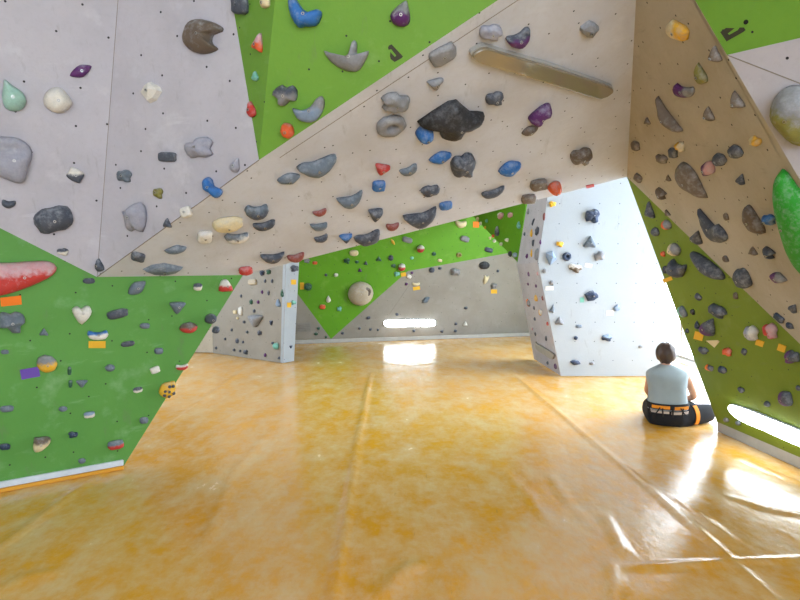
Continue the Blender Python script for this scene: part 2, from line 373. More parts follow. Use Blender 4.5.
# base strips
def strip(name, p, q, n, z0, z1, t, mat, label):
    d = (q-p).normalized(); n = V((n.x, n.y, 0)).normalized(); bm = bmesh.new()
    vs = [bm.verts.new(c+n*o+V((0, 0, z))) for c in (p, q) for o, z in ((.0, z0), (t, z0), (t, z1), (.0, z1))]
    for f in ((0, 1, 2, 3), (7, 6, 5, 4), (0, 4, 5, 1), (1, 5, 6, 2), (2, 6, 7, 3), (3, 7, 4, 0)): bm.faces.new([vs[i] for i in f])
    bmesh.ops.bevel(bm, geom=bm.edges[:], offset=.004, segments=1, affect='EDGES')
    return tag(obj(name, bm, mat), label, 'trim', None, 'structure')
strip('trim_1', aX, b, LGn, .02, .064, .03, M['trimw'], 'white base strip along the foot of the lower green wall')
strip('trim_2', aX, b, LGn, -.01, .018, .036, M['trimo'], 'thin orange edge under the white base strip')
strip('trim_3', c0, dX, RGp[1], -.01, .085, .03, M['trimg'], 'grey kerb strip along the foot of the leaning green wall')
strip('trim_4', hit(250, 345, FLOOR), r_, FAp[1], -.01, .07, .03, M['trimg'], 'grey strip along the foot of the far wall')

# ------------------------------------------------------------------ climbing holds
def ell(n=18, p=2.0): 
    return [(math.copysign(abs(math.cos(t))**(2/p), math.cos(t)), math.copysign(abs(math.sin(t))**(2/p), math.sin(t))) for t in (2*math.pi*i/n for i in range(n))]
SHAPES = {
 'dome': (ell(), 'dome'), 'ball': (ell(), 'ball'), 'block': (ell(20, 4.5), 'flat'), 'pill': (ell(20, 3), 'dome'),
 'bean': ([(-1, .6), (-.8, -.3), (-.25, -.95), (.35, -.95), (.88, -.35), (1, .7), (.7, .95), (.3, .72), (-.2, .6), (-.65, .75)], 'jug'),
 'boat': ([(-1, .6), (-.8, -.1), (-.35, -.85), (.25, -.95), (.75, -.3), (1, .95), (.6, .7), (.1, .45), (-.4, .55)], 'jug'),
 'jug': ([(-1, .1), (-.7, -.75), (0, -1), (.7, -.75), (1, .15), (.85, .85), (.35, .55), (-.3, .5), (-.8, .85)], 'jug'),
 'tri': ([(-1, .75), (-.6, 0), (-.1, -.95), (.25, -.9), (.75, .1), (1, .85), (.2, 1), (-.5, 1)], 'cone'),
 'trup': ([(0, 1), (.45, .3), (.95, -.6), (.8, -1), (0, -.85), (-.8, -.9), (-1, -.55), (-.4, .4)], 'cone'),
 'drop': ([(0, 1), (.35, .55), (.85, -.1), (.85, -.7), (.3, -1), (-.4, -1), (-.9, -.55), (-.75, .1), (-.3, .7)], 'dome'),
 'leaf': ([(-1, -.05), (-.5, .65), (.1, .95), (.6, .6), (1, .1), (.55, -.6), (0, -1), (-.55, -.7)], 'cone'),
 'heart': ([(0, -1), (-.7, -.3), (-1, .35), (-.75, .95), (-.3, .95), (.05, .6), (.45, .85), (.9, .75), (1, .3), (.6, -.45)], 'dome'),
 'facet': ([(-1, .1), (-.4, .75), (.1, 1), (.95, .35), (1, -.1), (.4, -.8), (-.35, -1)], 'facet'),
 'lump': ([(-1, .2), (-.75, .75), (-.2, .7), (.1, 1), (.7, .8), (1, .2), (.7, -.3), (.75, -.85), (.2, -1), (-.3, -.65), (-.8, -.7)], 'lump'),
 'claw': ([(-1, .6), (-.55, .95), (.2, .7), (1, .1), (.7, -.1), (.35, -.15), (.45, -.6), (.6, -.9), (0, -1), (-.65, -.6)], 'dome'),
 'wedge': ([(-1, -.2), (-.2, 1), (.95, .7), (1, .1), (.2, -1)], 'facet'),
 'ring': (ell(20), 'ring'),
}
SHW = dict(dome='rounded', ball='ball-shaped', block='blocky', pill='oval', bean='crescent', boat='boat-shaped', jug='scooped', tri='triangular', trup='pointed', drop='teardrop', leaf='leaf-shaped', heart='heart-shaped', facet='faceted', lump='knobbly', claw='notched', wedge='wedge', ring='ring-shaped')
OUT = {}   # traced outlines for the big ones, pixels
def smooth_loop(p, it=1):
    for _ in range(it):
        q = []; n = len(p)
        for i in range(n):
            a, b, c, d = p[i-1], p[i], p[(i+1) % n], p[(i+2) % n]
            q.append(b); q.append(tuple(-.0625*a[j]+.5625*b[j]+.5625*c[j]-.0625*d[j] for j in (0, 1)))
        p = q
    return p
def hold(pk, cx, cy, w, h, rot, shape, col, depth=None, outline=None, prof=None):
    pl = PL[pk]; n = pl[1]
    if outline:
        raw = outline; cx = (min(p[0] for p in raw)+max(p[0] for p in raw))/2; cy = (min(p[1] for p in raw)+max(p[1] for p in raw))/2
        w = max(p[0] for p in raw)-min(p[0] for p in raw); h = max(p[1] for p in raw)-min(p[1] for p in raw)
        unit = [(x-cx, cy-y) for x, y in raw]; prof = prof or 'dome'
    else:
        base, pf = SHAPES[shape]; prof = prof or pf; t = math.radians(rot); c_, s_ = math.cos(t), math.sin(t)
        rr = random.Random(int(cx*37+cy*91)); fl_ = -1 if (rr.random() < .4 and shape in ('bean', 'jug', 'tri', 'lump', 'heart', 'facet', 'wedge')) else 1
        base = [(x*fl_*(1+rr.uniform(-.06, .06)), y*(1+rr.uniform(-.06, .06))) for x, y in base]
        unit = [(x*w/2*c_-y*h/2*s_, x*w/2*s_+y*h/2*c_) for x, y in base]
    if prof != 'facet' and len(unit) < 16: unit = smooth_loop(unit, 1)
    p0 = hit(cx, cy, pl); m = (p0-EYE).dot(FWD)/F
    d = depth or {'ball': .85, 'flat': .42, 'facet': .5, 'ring': .3}.get(prof, .5)*min(w, h)*m
    bp = hit(cx, cy, pl, .3*d)-n*.3*d
    mw = frame_of(pl, bp+n*.001); X3 = mw.to_3x3()
    def jac(v):      # pixels per metre along v at the hold
        q = p0-EYE; z = q.dot(FWD); f = v.dot(FWD)/z
        return V((v.dot(RT)-q.dot(RT)*f, v.dot(UP)-q.dot(UP)*f))*(F/z)
    jx, jy, jn = jac(X3.col[0]), jac(X3.col[1]), jac(n)
    A_, B_, D_ = jx.dot(jx), jx.dot(jy), jy.dot(jy); th = .5*math.atan2(2*B_, A_-D_)
    v1, v2 = V((math.cos(th), math.sin(th))), V((-math.sin(th), math.cos(th)))
    i1, i2 = jx*v1.x+jy*v1.y, jx*v2.x+jy*v2.y
    s1, s2 = i1.length, max(i2.length, 1e-6); u1, u2 = i1/s1, i2/s2
    pts = [V(q) for q in unit]; ce = [q.dot(u1) for q in pts]; cg = [q.dot(u2) for q in pts]
    Eg = max(cg)-min(cg); k1 = 1/s1; k2 = (Eg-.6*d*abs(jn.dot(u2)))/(s2*Eg); k2 = min(max(k2, .6*k1), 2.0*k1)
    L = [v1*(a_*k1)+v2*(b_*k2) for a_, b_ in zip(ce, cg)]
    cen = V((sum(p.x for p in L)/len(L), sum(p.y for p in L)/len(L)))
    bm = bmesh.new(); uvl = bm.loops.layers.uv.new('UVMap'); uvd = {}
    sd = random.Random(int(cx*13+cy*7)).random()*50; size = max((p-cen).length for p in L); hx = max(abs((p-cen).x) for p in L); hy = max(abs((p-cen).y) for p in L)
    N = len(L); big = w > 26
    if prof == 'ring':
        prf = [(1, 0), (1, .45), (.93, .8), (.78, 1), (.55, 1), (.38, .85), (.3, .4), (.28, .05)]
    else:
        K = {'facet': 2, 'flat': 5}.get(prof, 7 if big else 5)
        ca, cb = {'dome': (.85, .9), 'ball': (.75, 1), 'flat': (.32, .8), 'jug': (.75, .8), 'cone': (1.05, .85), 'facet': (1, 1), 'lump': (.8, .85)}[prof]
        prf = [(max(0, math.cos(k/K*math.pi/2))**ca, math.sin(k/K*math.pi/2)**cb) for k in range(K)]
        if prof == 'facet': prf = [(1, 0), (.82, .55)]
    amp = {'lump': .22, 'facet': 0, 'ball': .03}.get(prof, .09)
    def zz(q, z):
        u = (q-cen)/size
        if prof == 'jug': z *= 1-.55*math.exp(-((u.x)**2/.3+(u.y-.35)**2/.06))
        z *= 1+amp*2*noise.noise(V((u.x*1.7+sd, u.y*1.7, sd)))
        return z*d
    rings = []
    for sc_, z in prf:
        ring = []
        for p in L:
            q = cen+(p-cen)*sc_
            if prof not in ('facet', 'ring') and 0 < z: q = q+(p-cen)*amp*.5*noise.noise(V((p.x/size*2+sd, p.y/size*2, z*2)))
            v = bm.verts.new((q.x, q.y, zz(q, z))); ring.append(v); uvd[v] = V(((q-cen).x/hx, (q-cen).y/hy))
        rings.append(ring)
    for k in range(len(rings)-1):
        for i in range(N): bm.faces.new((rings[k][i], rings[k][(i+1) % N], rings[k+1][(i+1) % N], rings[k+1][i]))
    bm.faces.new(rings[0][::-1])
    if prof == 'ring': bm.faces.new(rings[-1]); topz = .1*d
    elif prof == 'facet':
        q = cen+V((size*.15, size*.1)); v = bm.verts.new((q.x, q.y, d)); uvd[v] = V((.15, .1)); topz = d
        for i in range(N): bm.faces.new((rings[-1][i], rings[-1][(i+1) % N], v))
    else:
        v = bm.verts.new((cen.x, cen.y, zz(cen, 1))); uvd[v] = V((0, 0)); topz = v.co.z
        for i in range(N): bm.faces.new((rings[-1][i], rings[-1][(i+1) % N], v))
    for f in bm.faces:
        for lp in f.loops: lp[uvl].uv = uvd[lp.vert]
    o = obj('climbing_hold', bm, hold_mat(col), smooth=(prof != 'facet'), mw=mw)
    if min(w, h) >= 11 and prof not in ('ring',):
        bb = bmesh.new(); rad = min(.009, .16*min(w, h)*m)
        r8 = lambda rr, z: [bb.verts.new((cen.x+rr*math.cos(i*math.pi/4), cen.y+rr*math.sin(i*math.pi/4), z)) for i in range(8)]
        A, B, Cc, D = r8(rad, topz-.012), r8(rad, topz+.003), r8(rad*.55, topz+.003), r8(rad*.5, topz-.004)
        for X, Y in ((A, B), (B, Cc), (Cc, D)):
            for i in range(8):
                f = bb.faces.new((X[i], X[(i+1) % 8], Y[(i+1) % 8], Y[i])); f.material_index = int(X is Cc)
        f = bb.faces.new(D); f.material_index = 1
        bo = obj('bolt', bb, [M['steel'], M['hole']]); bo.parent = o
    return o, m*max(w, h)

REC = []
HT = '''UL1 12 95 26 33 25 drop paleteal ;pale teal teardrop hold
UL1 81 71 25 13 22 leaf purple ;purple leaf-shaped hold
UL1 75.5 175 16 13 -30 block charcoal/white ;charcoal block hold with a white top
UL1 9 204 15 9 0 bean charcoal
UL1 54 220 38 26 15 pill charcoal ;large charcoal ribbed oval hold
UL1 63 252 12 8 -5 lump white/charcoal ;small white knobbly hold with a dark top
UL2 150 92 24 21 10 facet white ;white faceted chunk hold
UL2 124 176 17 13 0 lump slate
UL2 167 157 19 10 0 block charcoal
UL2 199 148 31 22 15 lump lilac ;lilac grey knobbly hold
UL2 158 193 11 11 0 lump olive ;small olive hold
UL2 235.5 165 12 15 -25 drop lilac
UL2 186 212 12 11 20 block white ;small white block hold
UL2 167 223 10 10 0 trup charcoal
UL2 99 265 11 13 5 drop charcoal
GT1 240 5 17 19 0 block charcoal
GT1 258 42 13 19 -15 trup orange/pink ;orange red fin hold
GT1 265 3 12 13 -40 leaf cream ;cream yellow hold at the top edge
GT1 255 76 8 10 0 drop teal ;small teal hold
GT1 251 109 11 16 10 drop red ;red pointed hold straddling the strip's edge
GT2 285 95 26 21 10 lump grey/charcoal ;two-tone grey and charcoal chunk hold
GT2 287 131 15 16 0 ball orange ;orange dome hold
GT2 402 13 23 27 -20 drop purple/grey ;purple drop hold with a grey top
R 443 55 29 17 28 block grey ;slanted grey block hold
R 491 33 24 17 -8 lump lilac ;lilac grey bone-shaped hold
R 519 40 27 19 18 bean purple/charcoal ;purple and charcoal crescent hold
R 590 30 21 19 0 facet grey
R 436 85 17 12 10 tri grey
R 495 99 19 14 0 lump charcoal
R 396 103 31 20 -10 lump grey ;double grey pebble hold
R 391 126 31 21 15 ring grey ;grey ring-shaped hold with a hole
R 425 134 18 19 0 ball blue ;blue ball hold under the big dark ray
R 530 131 18 11 18 leaf brown ;small brown leaf hold under the purple knob
R 582 157 24 18 0 lump brown ;brown twin-lobed hold
R 289 179 25 13 10 leaf slate
R 382 170 16 12 -15 tri red
R 379 186 13 11 0 block blue
R 350 201 26 17 10 boat slate ;slate two-horned hold
R 320 213 14 8 12 bean brick
R 319 227 18 9 0 bean slate
R 321 239 14 8 10 bean charcoal
R 376 216 15 15 0 tri charcoal
R 393 227 13 9 10 bean brick
R 346 239 13 10 5 tri navy/blue
R 368 239 27 15 12 bean charcoal
R 257 212 23 17 0 jug charcoal/slate ;upper of two stacked charcoal jug holds
R 264 226 23 11 8 bean charcoal
R 228 225 30 16 8 pill cream ;cream oval hold
R 237 238 24 12 0 jug white/slate ;white scooped hold with a slate top
R 205 237 15 12 0 block white
R 272 258 24 12 0 boat charcoal
R 296 258 18 10 8 bean brick ;brick red crescent hold above the narrow white tower face
R 246 271 14 9 0 pill red
R 176 250 23 10 8 leaf slate
R 138 257 14 9 -15 block charcoal
R 409 171 18 11 20 bean slate
R 441 158 24 14 10 leaf blue ;long blue leaf hold
R 464 166 25 25 0 lump charcoal ;tall charcoal double-bulb hold
R 510 169 25 17 15 leaf blue ;plump blue pointed hold
R 430 191 19 12 8 lump charcoal
R 494 193 25 10 18 bean charcoal
R 539 185 17 11 5 block brown
R 555 188 14 13 0 ball orange ;orange ball hold
R 529 199 15 9 0 block brown
R 421 219 34 20 8 boat charcoal ;wide charcoal winged hold
R 446 206 14 9 5 pill blue
LG 82 315 20 20 0 heart white ;white heart-shaped hold
LG 98 335 21 11 0 jug white/blue ;white scooped hold with a blue top
LG 12 322 28 23 -10 lump slate ;large slate blue knobbly hold
LG 118 314 22 10 12 pill charcoal
LG 137 288 22 13 35 leaf slate
LG 89 281 12 6 0 pill charcoal
LG 145 326 10 6 0 pill slate
LG 128 344 14 6 8 pill charcoal
LG 159 351 9 7 0 pill slate
LG 110 368 10 8 0 dome slate
LG 82 384 12 8 0 tri slate
LG 44 332 9 8 0 trup slate
LG 5 352 8 5 0 pill slate
LG 47 364 21 18 -20 dome yellow/grey ;yellow dome hold with a grey top
LG 155 370 10 7 20 block white
LG 138 390 10 6 10 pill white/charcoal
LG 7 409 14 7 5 pill slate
LG 63 409 9 6 0 dome slate
LG 89.5 415 12 7 8 pill white/steelblue
LG 144 420.5 9 7 0 pill slate
LG 73 435 10 7 0 lump navy
LG 5 447 11 7 0 pill navy
LG 40 443 23 16 45 drop cream/brown ;brown teardrop hold with a pale yellow rim
LG 116 445 17 10 10 pill red/slate ;red rimmed hold near the panel's free edge
LG 82 461 8 6 0 dome slate
LG 198 287 9 8 0 pill white/charcoal
LG 178 308 16 13 0 tri slate
LG 189 328 18 12 0 dome red/brown ;red dome hold with a dusky top
LG 211 319 12 11 0 ball charcoal
LG 216 330 8 8 0 ball charcoal
LG 182 367 13 7 5 jug red/white
LG 69.5 371 4 9 0 pill dkgreen
LG 70.5 384 4 8 0 pill dkgreen
LT 252.5 282 9 6 0 block beige ;beige box hold
LT 255 321 18 12 0 tri grey ;grey wedge volume
LT 262 273 5 6 0 lump navy
LT 268.5 272 5 5 0 lump dkgreen
LT 265 281 2.5 4 0 dome charcoal
LT 272 281 2.5 4 0 dome charcoal
LT 262 292 2.5 4 0 dome purple
LT 268.5 293 2.5 5 0 dome charcoal
LT 251 302 4 5 0 dome dkgreen
LT 258 302 3 4 0 dome purple
LT 254 311 3 4 0 dome charcoal
LT 241 296 2.5 3.5 0 dome charcoal
LT 240.5 311 5 9 0 pill white ;small white pill hold
LT 235 312 4 4 0 block cream
LT 237.5 318 3 3 0 dome cream
LT 244 322 3 3 0 dome charcoal
LT 231.5 330 2.5 3 0 dome charcoal
LT 225 339 2.5 3 0 dome charcoal
LT 247 332 3 3 0 dome charcoal
LT 259.5 333 5 5 0 lump charcoal
LT 237 341 4 5 0 dome charcoal
LT 243 342 2.5 3 0 dome charcoal
LT 271 323 4 5 0 tri navy
LT 278 303 6 8 0 drop steelblue ;steel blue drop hold
LT 282 293 4 8 0 drop dkgreen
LT 276 346 6 7 0 ball teal ;teal ball hold
LT 272.5 343 3 3 0 dome charcoal
LT 265 355 3 4 0 dome purple
LT 216 348 2.5 3 0 dome charcoal
LT 234 350 3 3 0 dome charcoal
LT 240 351 2.5 3 0 dome charcoal
LT 245.5 352 5 5 0 lump charcoal
LT 279 358 2.5 3 0 dome charcoal
TW 295 268.5 9 7 0 lump charcoal
TW 293.5 302.5 5 5 0 lump teal
TW 291 347 3.5 3 0 tri navy
FG 354 253 9 6 0 pill cream ;cream oval hold
FG 328.5 299 5 7 0 drop white
FG 322.5 307 6 5 0 pill orange ;orange oval hold
FG 339.5 309 5 5 0 lump teal
FG 336 275 4.5 4 0 dome white
FG 347 261 6 6 0 lump dkgreen
FG 357 262 4 3 0 dome dkgreen
FG 366 263 4 4 0 trup charcoal
FG 379 259 6 5 0 trup dkgreen
FG 391 258 5.5 6 0 dome charcoal
FG 402 267.5 8 8 0 ball red/white ;red and white ball hold at the colour line
FG 397 274 6 5 0 lump teal
FG 360 270 4 4 0 trup purple
FG 326 275 3 3 0 dome charcoal
FG 308 287 8 8 0 ball dkgreen ;dark green ball hold
FG 315 263 5 3.5 0 pill orange
FG 307 261 6 5 0 lump grey
FG 407.5 240 11 6 -15 pill grey
FG 393 242 3 7 35 leaf yellow ;yellow sliver hold
FG 393.5 266 5 4 0 lump dkgreen
FG 421 249 8 8 0 ball red/white ;red and white ball hold under the overhang
FG 434 254 4.5 4 0 dome dkgreen
FG 440 260.5 5 3 -15 pill cream
FG 412 258 4 3 0 dome teal
FG 465 239 10 6 -15 pill grey
FG 461 224 12 8 -10 bean cream ;cream crescent hold
FG 459 255 6 5 0 ring olive
FG 489 250 9 5 -15 pill charcoal
FB 484.5 265.5 11 8 0 dome black ;black dome hold
FB 455.5 272 10 8 -10 lump grey ;grey knobbly hold
FB 432 270 6 6 0 dome charcoal
FB 440 268.3 4 3 0 dome charcoal
FB 486 279.5 5 10 -20 bean cream ;cream crescent hold
FB 494 286 7 6 0 lump grey
FB 416 284 8 4 0 jug cream
FB 406.5 284 3 3 0 dome purple
FB 409 276.5 5 4 -30 block white
FB 412 272.8 3 2.5 0 dome purple
FB 426 300 9 6 30 leaf slate ;slate leaf hold
FB 466 308 4 3 0 dome charcoal
FB 498 271 3 3 0 dome charcoal
FB 465.5 323.5 5 5 0 trup white
FB 456 324 3 3 0 dome charcoal
FB 455.5 331 3.5 3 0 dome charcoal
FB 442 331.5 3.5 3 0 lump charcoal
FB 414 331 3 3 0 dome charcoal
FB 368.5 318 4 3 20 pill charcoal
FB 359.5 328.5 3 3 0 dome charcoal
FB 370.5 329.5 3 3 0 dome charcoal
FB 378 330 2.5 2.5 0 dome charcoal
FB 397 314.5 3.5 3 0 dome charcoal
FB 342.5 333.3 3 3 0 dome charcoal
FL 316 334 4 3 0 dome dkgreen
FL 318.5 328.5 3 3 0 dome dkgreen
FL 326 337.2 2.5 2.5 0 dome dkgreen
GB 500.6 215.6 7 7 0 lump pink/white ;pink and white striped hold
GB 510 215 6.5 6 0 lump pink/purple ;pink and purple hold
GB 497 231 6 10 0 drop charcoal/grey ;charcoal drop hold
GB 518.5 225 5 7 0 drop teal
GB 493 236 3.5 3.5 0 dome orange
GB 494.5 241 4 3.5 0 lump white
GB 501 244 3.5 3.5 0 dome white
GB 507 240 4 4 0 lump white
GB 510 254 4.5 6 0 dome black
GB 515 255 5 5 0 lump steelblue
GB 485 227.5 3 3 0 dome yellow
GB 486.5 221 3.5 4 0 dome teal
GB 480.6 223.5 3 4 0 dome white
GB 477.5 219 3.5 4 0 dome cream
GB 490 238 3 3 0 dome cream
SU 528 211.5 3.5 6 0 drop grey
SU 533 222 2.5 8 -30 pill charcoal
SU 537 231 5 9 0 lump charcoal
SU 531.5 233 3.5 8 0 drop yellow
SU 533 243 3.5 7 0 tri charcoal
SU 540.5 242 2.5 5 0 drop purple
SU 544 216.5 3 8 0 pill brick
SU 536.5 254.5 5 12 0 pill grey ;tall grey oval hold
SU 531.5 253 2.5 8 0 drop yellow
SU 527 256 3 5 0 lump purple
SU 524.5 234 2.5 4 0 dome charcoal
SL 528.5 274 2.6 5 0 drop purple
SL 537.5 273.5 2.5 4 0 drop pink
SL 528 284 2.2 3 0 dome purple
SL 536 286 2.6 3.5 0 dome purple
SL 536 298 4.5 7 0 drop yellow ;yellow drop hold
SL 528.5 303 4.5 8 20 lump amber/grey
SL 542.5 298 2.6 5 0 drop brick
SL 540.5 312.5 4 7 0 lump yellow/white
SL 534 308 2.4 4 0 dome charcoal
SL 534.7 319 2.4 3.5 0 dome navy
SL 535.3 334 2.2 4 0 dome charcoal
SL 546 338.5 2.5 5.5 -15 pill charcoal
SL 547.5 323.6 3 4 0 drop red
SL 532.3 329 2 3 0 dome pink
SL 547.5 363 2.5 3.5 0 dome navy
SL 555.5 366.5 3.5 6 0 lump purple
RF 593 216 15 15 0 lump navy ;navy knobbly hold
RF 590.5 242 13 12 0 trup slate ;slate pointed hold
RF 600 256 12 10 20 lump grey ;grey knobbly hold
RF 551.5 258 11 15 0 wedge steelblue ;tall steel blue wedge hold
RF 567 256.5 9 9 0 ring navy ;navy ring-shaped hold
RF 560 244 8 6 -10 lump yellow
RF 552.5 204 7 6 0 lump yellow
RF 575.5 268 14 9 -20 lump brown/white ;white and brown chunk hold
RF 552 283 5 5 0 lump grey
RF 544.5 271 4.5 5 0 dome grey
RF 592 296 15 12 -10 facet navy ;navy faceted hold
RF 617 308 6 6 35 block steelblue
RF 552.5 308.5 5 9 -15 trup slate
RF 559.7 321 9 8 0 trup grey
RF 579 326.5 6 3.5 0 pill slate
RF 576 338 4 4.5 0 dome navy
RF 607 338 11 7 -5 lump navy/steelblue
RF 575.5 362.5 11 6 -15 leaf navy
RF 592 363.5 5 3.5 0 dome grey
RF 640.5 347 4 3 0 pill grey
RG 649 210 11 17 0 trup charcoal ;charcoal fin hold
RG 655 232 9 9 0 dome charcoal
RG 666 225 11 10 0 dome orange/grey ;orange hold with a grey top
RG 673.5 250 14 13 0 dome cream/grey ;cream dome hold with a grey top
RG 663 254 5 6 0 lump orange
RG 676 269 19 19 -20 jug charcoal ;charcoal hoof-shaped hold
RG 665 270 6 8 0 dome navy
RG 698 297 8 6 -40 pill charcoal
RG 735.5 296 5 7 0 pill brown
RG 682 312 9 12 25 pill teal/slate ;dark teal oval hold on the free edge
RG 692.5 312 5 6 0 lump black
RG 717 311 20 13 -25 lump charcoal
RG 708 327 17 19 -30 drop purple/charcoal ;dusky purple drop hold
RG 697 325 6 9 0 drop navy
RG 703 350.5 11 7 -15 lump charcoal
RG 727 352 10 9 0 lump orange ;orange knobbly hold
RG 743.5 352 7 8 0 wedge charcoal
RG 751 333 15 16 0 lump lilac/white ;whitish knobbly hold
RG 770 331 15 16 0 lump red/pink ;red and pink knobbly hold
RG 792 357 15 14 0 lump purple/charcoal
RG 687 331 4 5 0 dome navy
RG 709 368 9 6 -15 pill amber/charcoal ;small amber hold with a dark top
RG 722 370 9 7 -15 pill navy
RG 741 390 7 6 -30 lump charcoal
RG 785 399 14 16 0 pill purple/charcoal ;big dusky purple oval hold
RG 767 404 7 6 -20 dome charcoal
RG 726 420 6 5 0 dome grey
RG 738 423 6 5 0 dome slate
RG 798 388 5 6 0 dome charcoal
RB 677 31 26 16 -25 pill cream/yellow ;cream oval hold with an amber tint
RB 714.5 54 15 16 0 trup taupe
RB 700 74 14 22 10 drop olive ;olive yellow drop hold
RB 683 91 23 13 -8 jug purple/grey ;purple and grey scooped hold
RB 708 114 13 14 0 trup taupe
RB 736 100 15 18 15 trup taupe
RB 647 121 7 7 0 trup brown
RB 755 141 13 10 -10 lump cream/yellow ;amber and cream knobbly hold
RB 680 147 10 10 0 lump yellow/cream
RB 735 152 16 14 -10 dome charcoal
RB 635.5 146 9 9 0 block brown
RB 673 153 9 10 0 block charcoal
RB 661.5 159 14 9 -10 lump taupe
RB 707.5 169 15 19 -30 leaf purple/pink ;purple hold with a pink belly
RB 719 160 15 13 0 dome charcoal
RB 740.5 179 10 11 -20 trup charcoal
RB 668 178 6 7 0 trup brown
RB 638 178 9 8 -30 block brown
RB 661 194 12 12 0 claw brown ;small brown notched hold
RB 667 213 6 7 20 trup brown
RB 726 217 5 8 10 pill brown
RB 696 237 14 14 -20 trup charcoal ;charcoal pointed hold on the colour line
RB 768.5 220 16 11 5 lump blue ;blue knobbly hold
RB 752.5 251 10 9 0 trup brown
RB 769 253 13 13 0 claw charcoal
RB 725.5 259 6 7 20 pill brown
RB 742 279 17 21 20 pill charcoal ;charcoal oval hold with a pocket
RB 777.5 278 19 12 -15 leaf purple/grey ;purple leaf hold with a grey top
RB 779 318 12 7 -35 block navy
RB 789.5 326 10 7 -42 leaf navy
RB 793 308 10 9 -35 trup charcoal'''
TRACED = [  # panel, outline px, colour, depth m, profile, nick
 ('UL1', [(-12,140),(6,137),(20,139),(30,146),(33,156),(29,168),(25,181),(18,184),(6,180),(-14,168)], 'lilac', .09, 'jug', 'large lilac grey jug hold with a scooped pocket'),
 ('UL1', [(44,97),(49,90),(58,87),(65,91),(72,101),(72,106),(63,113),(53,112),(45,106)], 'white', .09, 'dome', 'bone white domed hold'),
 ('UL2', [(179,34),(183,25),(191,20),(202,19),(214,22),(223,27),(222,31),(213,34),(211,40),(213,44),(218,48),(210,52),(198,53),(187,49),(180,42)], 'brown', .09, 'dome', 'brown grey round hold with a bite-shaped notch'),
 ('UL2', [(202,181),(206,177),(211,180),(213,186),(222,189),(222,194),(216,198),(210,194),(203,190)], 'blue', .07, 'lump', 'bright blue knobbly hold'),
 ('UL2', [(121,211),(127,213),(132,205),(140,202),(146,207),(147,219),(142,232),(135,228),(128,232),(124,224)], 'lilac', .07, 'lump', 'lilac grey two-piece pointed hold'),
 ('GT2', [(287,2),(291,-5),(297,2),(303,10),(312,13),(317,9),(322,12),(321,19),(316,26),(304,27),(298,28),(290,17)], 'blue', .08, 'jug', 'bright blue curved jug hold'),
 ('GT2', [(323,51),(331,54),(339,57),(348,54),(352,42),(355,41),(357,45),(357,54),(362,53),(369,51),(366,60),(360,69),(351,72),(342,70),(332,62)], 'grey', .06, 'lump', 'light grey three-pronged hold'),
 ('GT2', [(291,109),(300,111),(310,107),(316,99),(322,96),(325,102),(323,111),(316,121),(306,123),(296,119)], 'steelblue/grey', .07, 'jug', 'steel blue crescent hold with a grey hollow'),
 ('R', [(418,122),(432,112),(448,102),(456,101),(463,108),(472,116),(480,117),(487,119),(486,126),(479,131),(470,129),(464,134),(460,141),(450,143),(443,141),(440,128),(430,124)], 'black', .13, 'cone', 'big black ray-shaped hold'),
 ('R', [(529,118),(537,109),(545,104),(551,106),(551,113),(546,119),(541,126),(535,127),(531,124)], 'purple', .09, 'lump', 'dark purple knob hold'),
 ('R', [(297,168),(304,163),(312,163),(322,159),(331,155),(336,156),(335,163),(328,172),(318,179),(309,177),(302,173)], 'slate', .08, 'jug', 'long slate boat-shaped hold'),
 ('R', [(143,270),(152,265),(164,263),(175,266),(184,269),(178,274),(165,277),(152,275)], 'slate', .05, 'facet', 'wide slate faceted crystal hold'),
 ('LG', [(-14,267),(10,263),(35,261),(50,261),(58,267),(54,275),(40,283),(20,291),(0,297),(-14,297)], 'red/pink', .08, 'dome', 'big long red hold rubbed white with chalk'),
 ('LG', [(219,291),(221,281),(226,279),(230,283),(234,291),(227,292)], 'red/white', .05, 'dome', 'red jug hold with a white crest'),
 ('LG', [(159,391),(162,384),(168,382),(175,381),(176,389),(173,397),(167,399),(161,396)], 'yellow/yellow', .05, 'dome', 'yellow hold dotted with dark knobs'),
 ('FG', [(348,294),(351,286),(357,282),(364,282),(371,286),(374,294),(371,302),(364,306),(357,306),(351,302)], 'beige', .22, 'dome', 'large round beige volume'),
 ('RB', [(655,98),(658,101),(663,109),(671,118),(678,126),(682,131),(676,133),(668,130),(660,124),(655,115)], 'taupe', .06, 'dome', 'long taupe slanting leaf hold'),
 ('RB', [(672,177),(675,168),(682,163),(690,167),(697,176),(702,188),(706,198),(697,196),(688,193),(678,188)], 'taupe', .07, 'dome', 'big brown pear-shaped hold'),
 ('RB', [(697,210),(700,213),(707,220),(713,226),(718,224),(725,231),(727,238),(721,243),(712,241),(704,234),(699,223)], 'charcoal', .06, 'lump', 'charcoal horn-shaped hold'),
 ('RB', [(743,214),(746,206),(751,206),(757,216),(763,226),(763,234),(756,235),(747,230),(742,222)], 'brown', .06, 'dome', 'brown pear-shaped hold touching the blue one'),
 ('RB', [(779,178),(782,172),(788,176),(797,189),(808,205),(818,245),(814,280),(806,288),(797,275),(789,250),(783,220),(780,195)], 'green/green', .1, 'dome', 'huge glossy green elongated hold'),
 ('RG', [(687,254),(692,253),(704,258),(718,267),(724,274),(723,279),(712,277),(699,270),(690,261)], 'charcoal', .08, 'dome', 'long dark charcoal slug-shaped hold'),
 ('RW', [(769,112),(773,97),(783,88),(795,87),(808,93),(817,108),(818,130),(808,147),(797,147),(783,135),(773,124)], 'olive/grey', .13, 'dome', 'huge grey and olive domed hold'),
]
